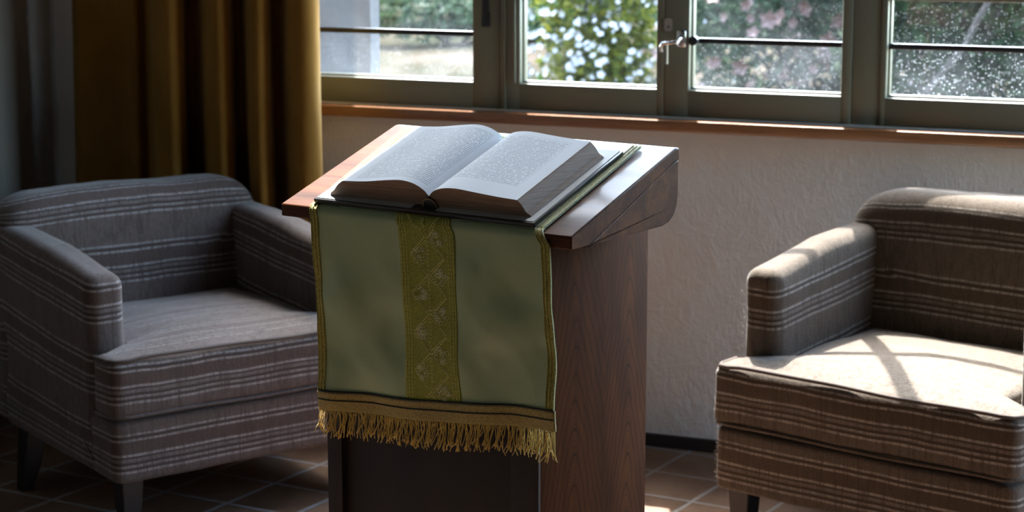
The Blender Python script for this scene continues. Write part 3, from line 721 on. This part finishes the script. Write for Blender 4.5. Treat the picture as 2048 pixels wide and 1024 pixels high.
# ------------------------------------------------------------------ cloth
# u: 0..1 across, v: metres along, v<0 up the slope from the front edge, v>0 hanging down
cloth = tag(empty('altar_cloth', (LX, LY, 0), LA), 'sage green satin cloth with gold embroidered band and fringe hanging over the lectern', 'cloth')
A0, A1 = .062, .500
def cedge(v):
    """left and right edge of the cloth at run v"""
    if v < 0:
        k = min(1, -v / .3); return (.062 - .030 * k, .506 - .002 * k)
    return (.066 + .036 * v, .524 + .036 * v) if v > .02 else (.062 + .004 * v / .02, .506 + .018 * v / .02)
R0 = .009
def cpos(u, v, off=0.0):
    a0, a1 = cedge(v); a = a0 + (a1 - a0) * u
    if v <= -.006:
        n = .0022 + off; p = S(a, -v, n); return p
    if v < .014:
        t_ = (v + .006) / .020; ang = t_ * (pi / 2 + tilt)
        # rolls over the nose of the desk
        p0 = S(a, .006, .0022)
        r_ = .0128
        cy, cz = p0.y + st_ * r_, p0.z - ct * r_
        d = Vector((0, -sin(ang - tilt), cos(ang - tilt)))
        return Vector((a, cy, cz)) + d * (r_ + off)
    z0 = S(0, .006, .0022); cy = z0.y + st_ * .0128; cz = z0.z - ct * .0128
    dv = v - .014
    k = min(1, dv / .10)
    # soft diagonal folds
    e_ = min(1, min(u, 1 - u) / .16)
    w = (.0030 * sin(11 * u + 15 * v + 1.1) + .0052 * noise.noise(Vector((u * 5 + v * 3, v * 11, 2.2)))) * (.25 + .75 * e_)
    w += .0016 * sin(19 * u - 30 * v + .6) + .0012 * sin(47 * v + 9 * u + 2) + .0016 * noise.noise(Vector((u * 14 - v * 8, v * 26, 7.7)))
    w *= k * 1.6 * (.4 if abs(u - .5) < .12 else 1.0)
    y = cy - .0128 - off + .004 * k + w
    return Vector((a, y, cz - dv))
def bottom(u): return .303 - .030 * u + .003 * sin(u * 5)      # run where the dark cord sits
def cloth_strip(name, u0f, u1f, v0, v1f, off, mat, nu, nv, thick=.0012):
    V = []; F = []
    for j in range(nv + 1):
        for i in range(nu + 1):
            t_ = i / nu
            vm = v0(t_) if callable(v0) else v0
            u_guess = .5
            # v runs from v0 to v1
            a = j / nv
            uu0 = u0f; uu1 = u1f
            u = uu0 + (uu1 - uu0) * t_
            vb = v1f(u) if callable(v1f) else v1f
            va = v0(u) if callable(v0) else v0
            V.append(cpos(u, va + (vb - va) * a, off))
    for j in range(nv):
        for i in range(nu):
            a = j * (nu + 1) + i; F.append((a, a + 1, a + nu + 2, a + nu + 1))
    o = mesh_obj(name, V, F, mat, cloth)
    if thick:
        s = o.modifiers.new('thick', 'SOLIDIFY'); s.thickness = thick; s.offset = 0
    return o
cloth_strip('satin', 0, 1, -.305, bottom, 0.0, M['satin'], 90, 150)
cloth_strip('gold_braid', .034, .085, -.305, -.01, .0013, M['gold'], 5, 60, .0014)
for a, b_ in ((0, .033), (.967, 1.0)):
    cloth_strip('gold_braid', a, b_, -.305, bottom, .0013, M['gold'], 5, 150, .0014)
for a in (.0025, .0165, .031, .969, .983, .9975):
    b = MB(); b.tube([cpos(a, -.305 + (bottom(a) + .305) * k / 150, .0022) for k in range(151)], .0010, 5); b.build('braid_cord', M['gold'], cloth, smooth=True)
UB0, UB1 = .385, .620
cloth_strip('brocade_band', UB0, UB1, -.30, bottom, .0013, M['olive'], 26, 150, .0012)
# thin stitched lines along the band
nb = MB()
def stitch(p, q, r=.0008, dash=.0042, gap=.0016, off=.0024):
    """dashes between (u,v) points"""
    W_ = .455
    L = hypot((q[0] - p[0]) * W_, q[1] - p[1]); k = max(1, int(L / (dash + gap)))
    for i in range(k):
        a = i / k; b2 = (i + dash / (dash + gap)) / k
        P_ = [cpos(p[0] + (q[0] - p[0]) * t_, p[1] + (q[1] - p[1]) * t_, off) for t_ in (a, (a + b2) / 2, b2)]
        nb.tube(P_, r, 4)
for u in (UB0 + .006, UB0 + .018, UB0 + .030, UB1 - .030, UB1 - .018, UB1 - .006, .5005, .5065):
    stitch((u, .004), (u, bottom(u) - .003), .0006, .005, .0012)
UC = .5035; UL = UB0 + .042; UR = UB1 - .042
per = .0612; vstart = -.004
nodes = [vstart + per * k + .034 for k in range(-1, 5)]
bt = bottom(.5) - .004
for vc in nodes:
    for (ue, vo) in ((UL, per * .5), (UR, per * .5)):
        for (sv) in (-1, 1):
            for d_, rr in ((0, .0009), (.006, .0007)):
                p = (UC + (-.006 if ue < UC else .006), vc + sv * d_ * (1 if sv > 0 else 1)); q = (ue + (d_ * .9 if ue < UC else -d_ * .9), vc + sv * vo)
                if sv * d_ and False: pass
                lo, hi = min(p[1], q[1]), max(p[1], q[1])
                if lo < .002:
                    if hi < .01: continue
                    # clip at the top roll
                    a_, b2 = (p, q) if p[1] < q[1] else (q, p)
                    t_ = (.002 - a_[1]) / (b2[1] - a_[1]); p = (a_[0] + (b2[0] - a_[0]) * t_, .002); q = b2
                if hi > bt:
                    a_, b2 = (p, q) if p[1] < q[1] else (q, p)
                    if a_[1] > bt: continue
                    t_ = (bt - a_[1]) / (b2[1] - a_[1]); p = a_; q = (a_[0] + (b2[0] - a_[0]) * t_, bt)
                stitch(p, q, rr, .0032, .0014)
tag(nb.build('stitching', M['thread'], cloth, smooth=True), kind='stuff')
# net-like leaf rosettes in the triangles
nb = MB(); rng = random.Random(5)
def rosette(u, v, ru, rv):
    W_ = .455; cells = [(rng.uniform(-1, 1), rng.uniform(-1, 1)) for _ in range(26)]
    cells = [c_ for c_ in cells if hypot(*c_) < 1]
    for c_ in cells:
        r_ = rng.uniform(.20, .30); ring = []
        for k in range(7):
            a = 2 * pi * k / 6 + c_[0]; uu = u + (c_[0] + r_ * cos(a)) * ru / W_; vv = v + (c_[1] + r_ * sin(a)) * rv
            ring.append(cpos(uu, min(max(vv, .0), bt + .002), .0024))
        nb.tube(ring, .00045, 4)
for k, vc in enumerate(nodes):
    for ue, vo in ((UL * .52 + UC * .48, per * .5), (UR * .52 + UC * .48, 0.0)):
        v = vc + vo
        if .008 < v < bt - .004: rosette(ue + (.008 if ue > UC else 0), v, .0135, .0125)
tag(nb.build('rosettes', M['pale'], cloth, smooth=True), kind='stuff')
# cord, heading tape and fringe
for off, r_ in ((.0, .0016), (.0145, .0011)):
    b = MB(); b.tube([cpos(k / 80, bottom(k / 80) + off, .0030) for k in range(81)], r_, 6); b.build('dark_cord', M['cord'], cloth, smooth=True)
cloth_strip('heading_tape', -.004, 1.004, lambda u: bottom(u) + .001, lambda u: bottom(u) + .032, .0010, M['tape'], 90, 8, .003)
nb = MB(); rng = random.Random(11); NS = 290
for i in range(NS):
    u = -.004 + 1.008 * (i + rng.uniform(-.3, .3)) / NS; v0 = bottom(min(1, max(0, u))) + .030; L = rng.uniform(.034, .048) + (.006 if u > .97 else 0) - .006 * (u < .06)
    lean_ = .010 * sin(i * .55) + rng.uniform(-.010, .010); curl = rng.uniform(-.006, .006); yo = rng.uniform(-.005, .001)
    p0 = cpos(u, v0, .001); pts = []
    for k in range(6):
        t_ = k / 5; pts.append(p0 + Vector((lean_ * t_ ** 1.6 + curl * sin(pi * t_), yo * t_ - .001 + .002 * sin(pi * t_ * 1.5), -L * t_)))
    nb.tube(pts, rng.uniform(.0005, .00085), 5)
tag(nb.build('fringe', M['fringe'], cloth, smooth=True), kind='stuff')

# ------------------------------------------------------------------ book
book = tag(empty('open_book', LM @ S(.277, .04, .004), LA), 'large thick book lying open on the sloping lectern top over the cloth', 'book')
B0 = S(.277, .04, .004)
def BS(a, s, n): return S(a, s, n) - B0
N0 = .0045
# cover boards
nb = MB()
def slab(a0, a1, s0, s1, n0, n1):
    P_ = [BS(a, s, n) for n in (n0, n1) for s in (s0, s1) for a in (a0, a1)]
    nb.add(P_, [(0, 2, 3, 1), (4, 5, 7, 6), (0, 1, 5, 4), (2, 6, 7, 3), (0, 4, 6, 2), (1, 3, 7, 5)])
slab(.066, .492, .007, .270, N0, N0 + .007)
bevobj(nb.build('cover', M['cover'], book, auto=35), .0012, 2)
nb = MB(); slab(.070, .258, .012, .264, N0 + .0071, N0 + .0079); slab(.306, .488, .012, .266, N0 + .0071, N0 + .0079)
nb.build('endpaper', M['endpaper'], book)
# page block profiles (a, n): left then right
def spl(cp, k=8):
    out = []; n = len(cp)
    for i in range(n - 1):
        p0, p1, p2, p3 = [Vector(cp[max(0, min(n - 1, i + j))]) for j in (-1, 0, 1, 2)]
        for q in range(k):
            t_ = q / k; out.append(.5 * ((2 * p1) + (p2 - p0) * t_ + (2 * p0 - 5 * p1 + 4 * p2 - p3) * t_ ** 2 + (3 * p1 - p0 - 3 * p2 + p3) * t_ ** 3))
    out.append(Vector(cp[-1])); return out
NB = N0 + .0081
topL = spl([(.2895, .0290), (.280, .0400), (.262, .0490), (.238, .0520), (.205, .0485), (.165, .0430), (.120, .0400)])
topR = spl([(.2895, .0290), (.300, .0385), (.318, .0450), (.345, .0470), (.380, .0440), (.420, .0405), (.456, .0385)])
outL = spl([(.120, .0400), (.108, .0320), (.098, .0220), (.090, NB + .004), (.088, NB)], 4)
outR = spl([(.456, .0385), (.463, .0300), (.468, .0200), (.474, NB + .003), (.476, NB)], 4)
def block(top, outp, cx_, name, pm_):
    s0, s1 = .024, .238
    prof_ = list(outp[1:]) + [Vector((cx_, NB))] + [Vector((cx_, .024))]
    ring = list(top) + prof_; n = len(ring)
    NSS = 10
    # top page with uv
    V = []; F = []; UV = []; L = [0]
    for i in range(1, len(top)): L.append(L[-1] + (top[i] - top[i - 1]).length)
    for j in range(NSS + 1):
        for i, p in enumerate(top):
            V.append(BS(p.x, s0 + (s1 - s0) * j / NSS, p.y + .0003)); UV.append((L[i] / L[-1], j / NSS))
    m = len(top)
    for j in range(NSS):
        for i in range(m - 1): F.append((j * m + i, j * m + i + 1, (j + 1) * m + i + 1, (j + 1) * m + i))
    # block below
    nb = MB(); nb.prism([(p.x, p.y) for p in ring], s0 + .0006, s1 - .0006, lambda u, v, h: BS(u, h, v)); nb.build('page_block', M['pedge'], book, auto=50)
    o = mesh_obj(name, V, F, pm_, book, uvs=UV)
    return o
block(topL, outL, .281, 'left_page', M['pageL']); block(topR, outR, .298, 'right_page', M['pageR'])
# hollow spine tube
nb = MB(); nb.tube([BS(.2895, s, .0135) for s in (.0215, .242)], .0125, 20)
nb.build('spine', M['cover'], book, auto=40)
nb = MB(); nb.tube([BS(.2895 + .0128 * cos(a), .0208, .0135 + .0128 * sin(a)) for a in [pi * k / 16 for k in range(-2, 19)]], .0010, 6); nb.build('headband', simple('headband_cloth', (.45, .33, .18), .7), book, smooth=True)
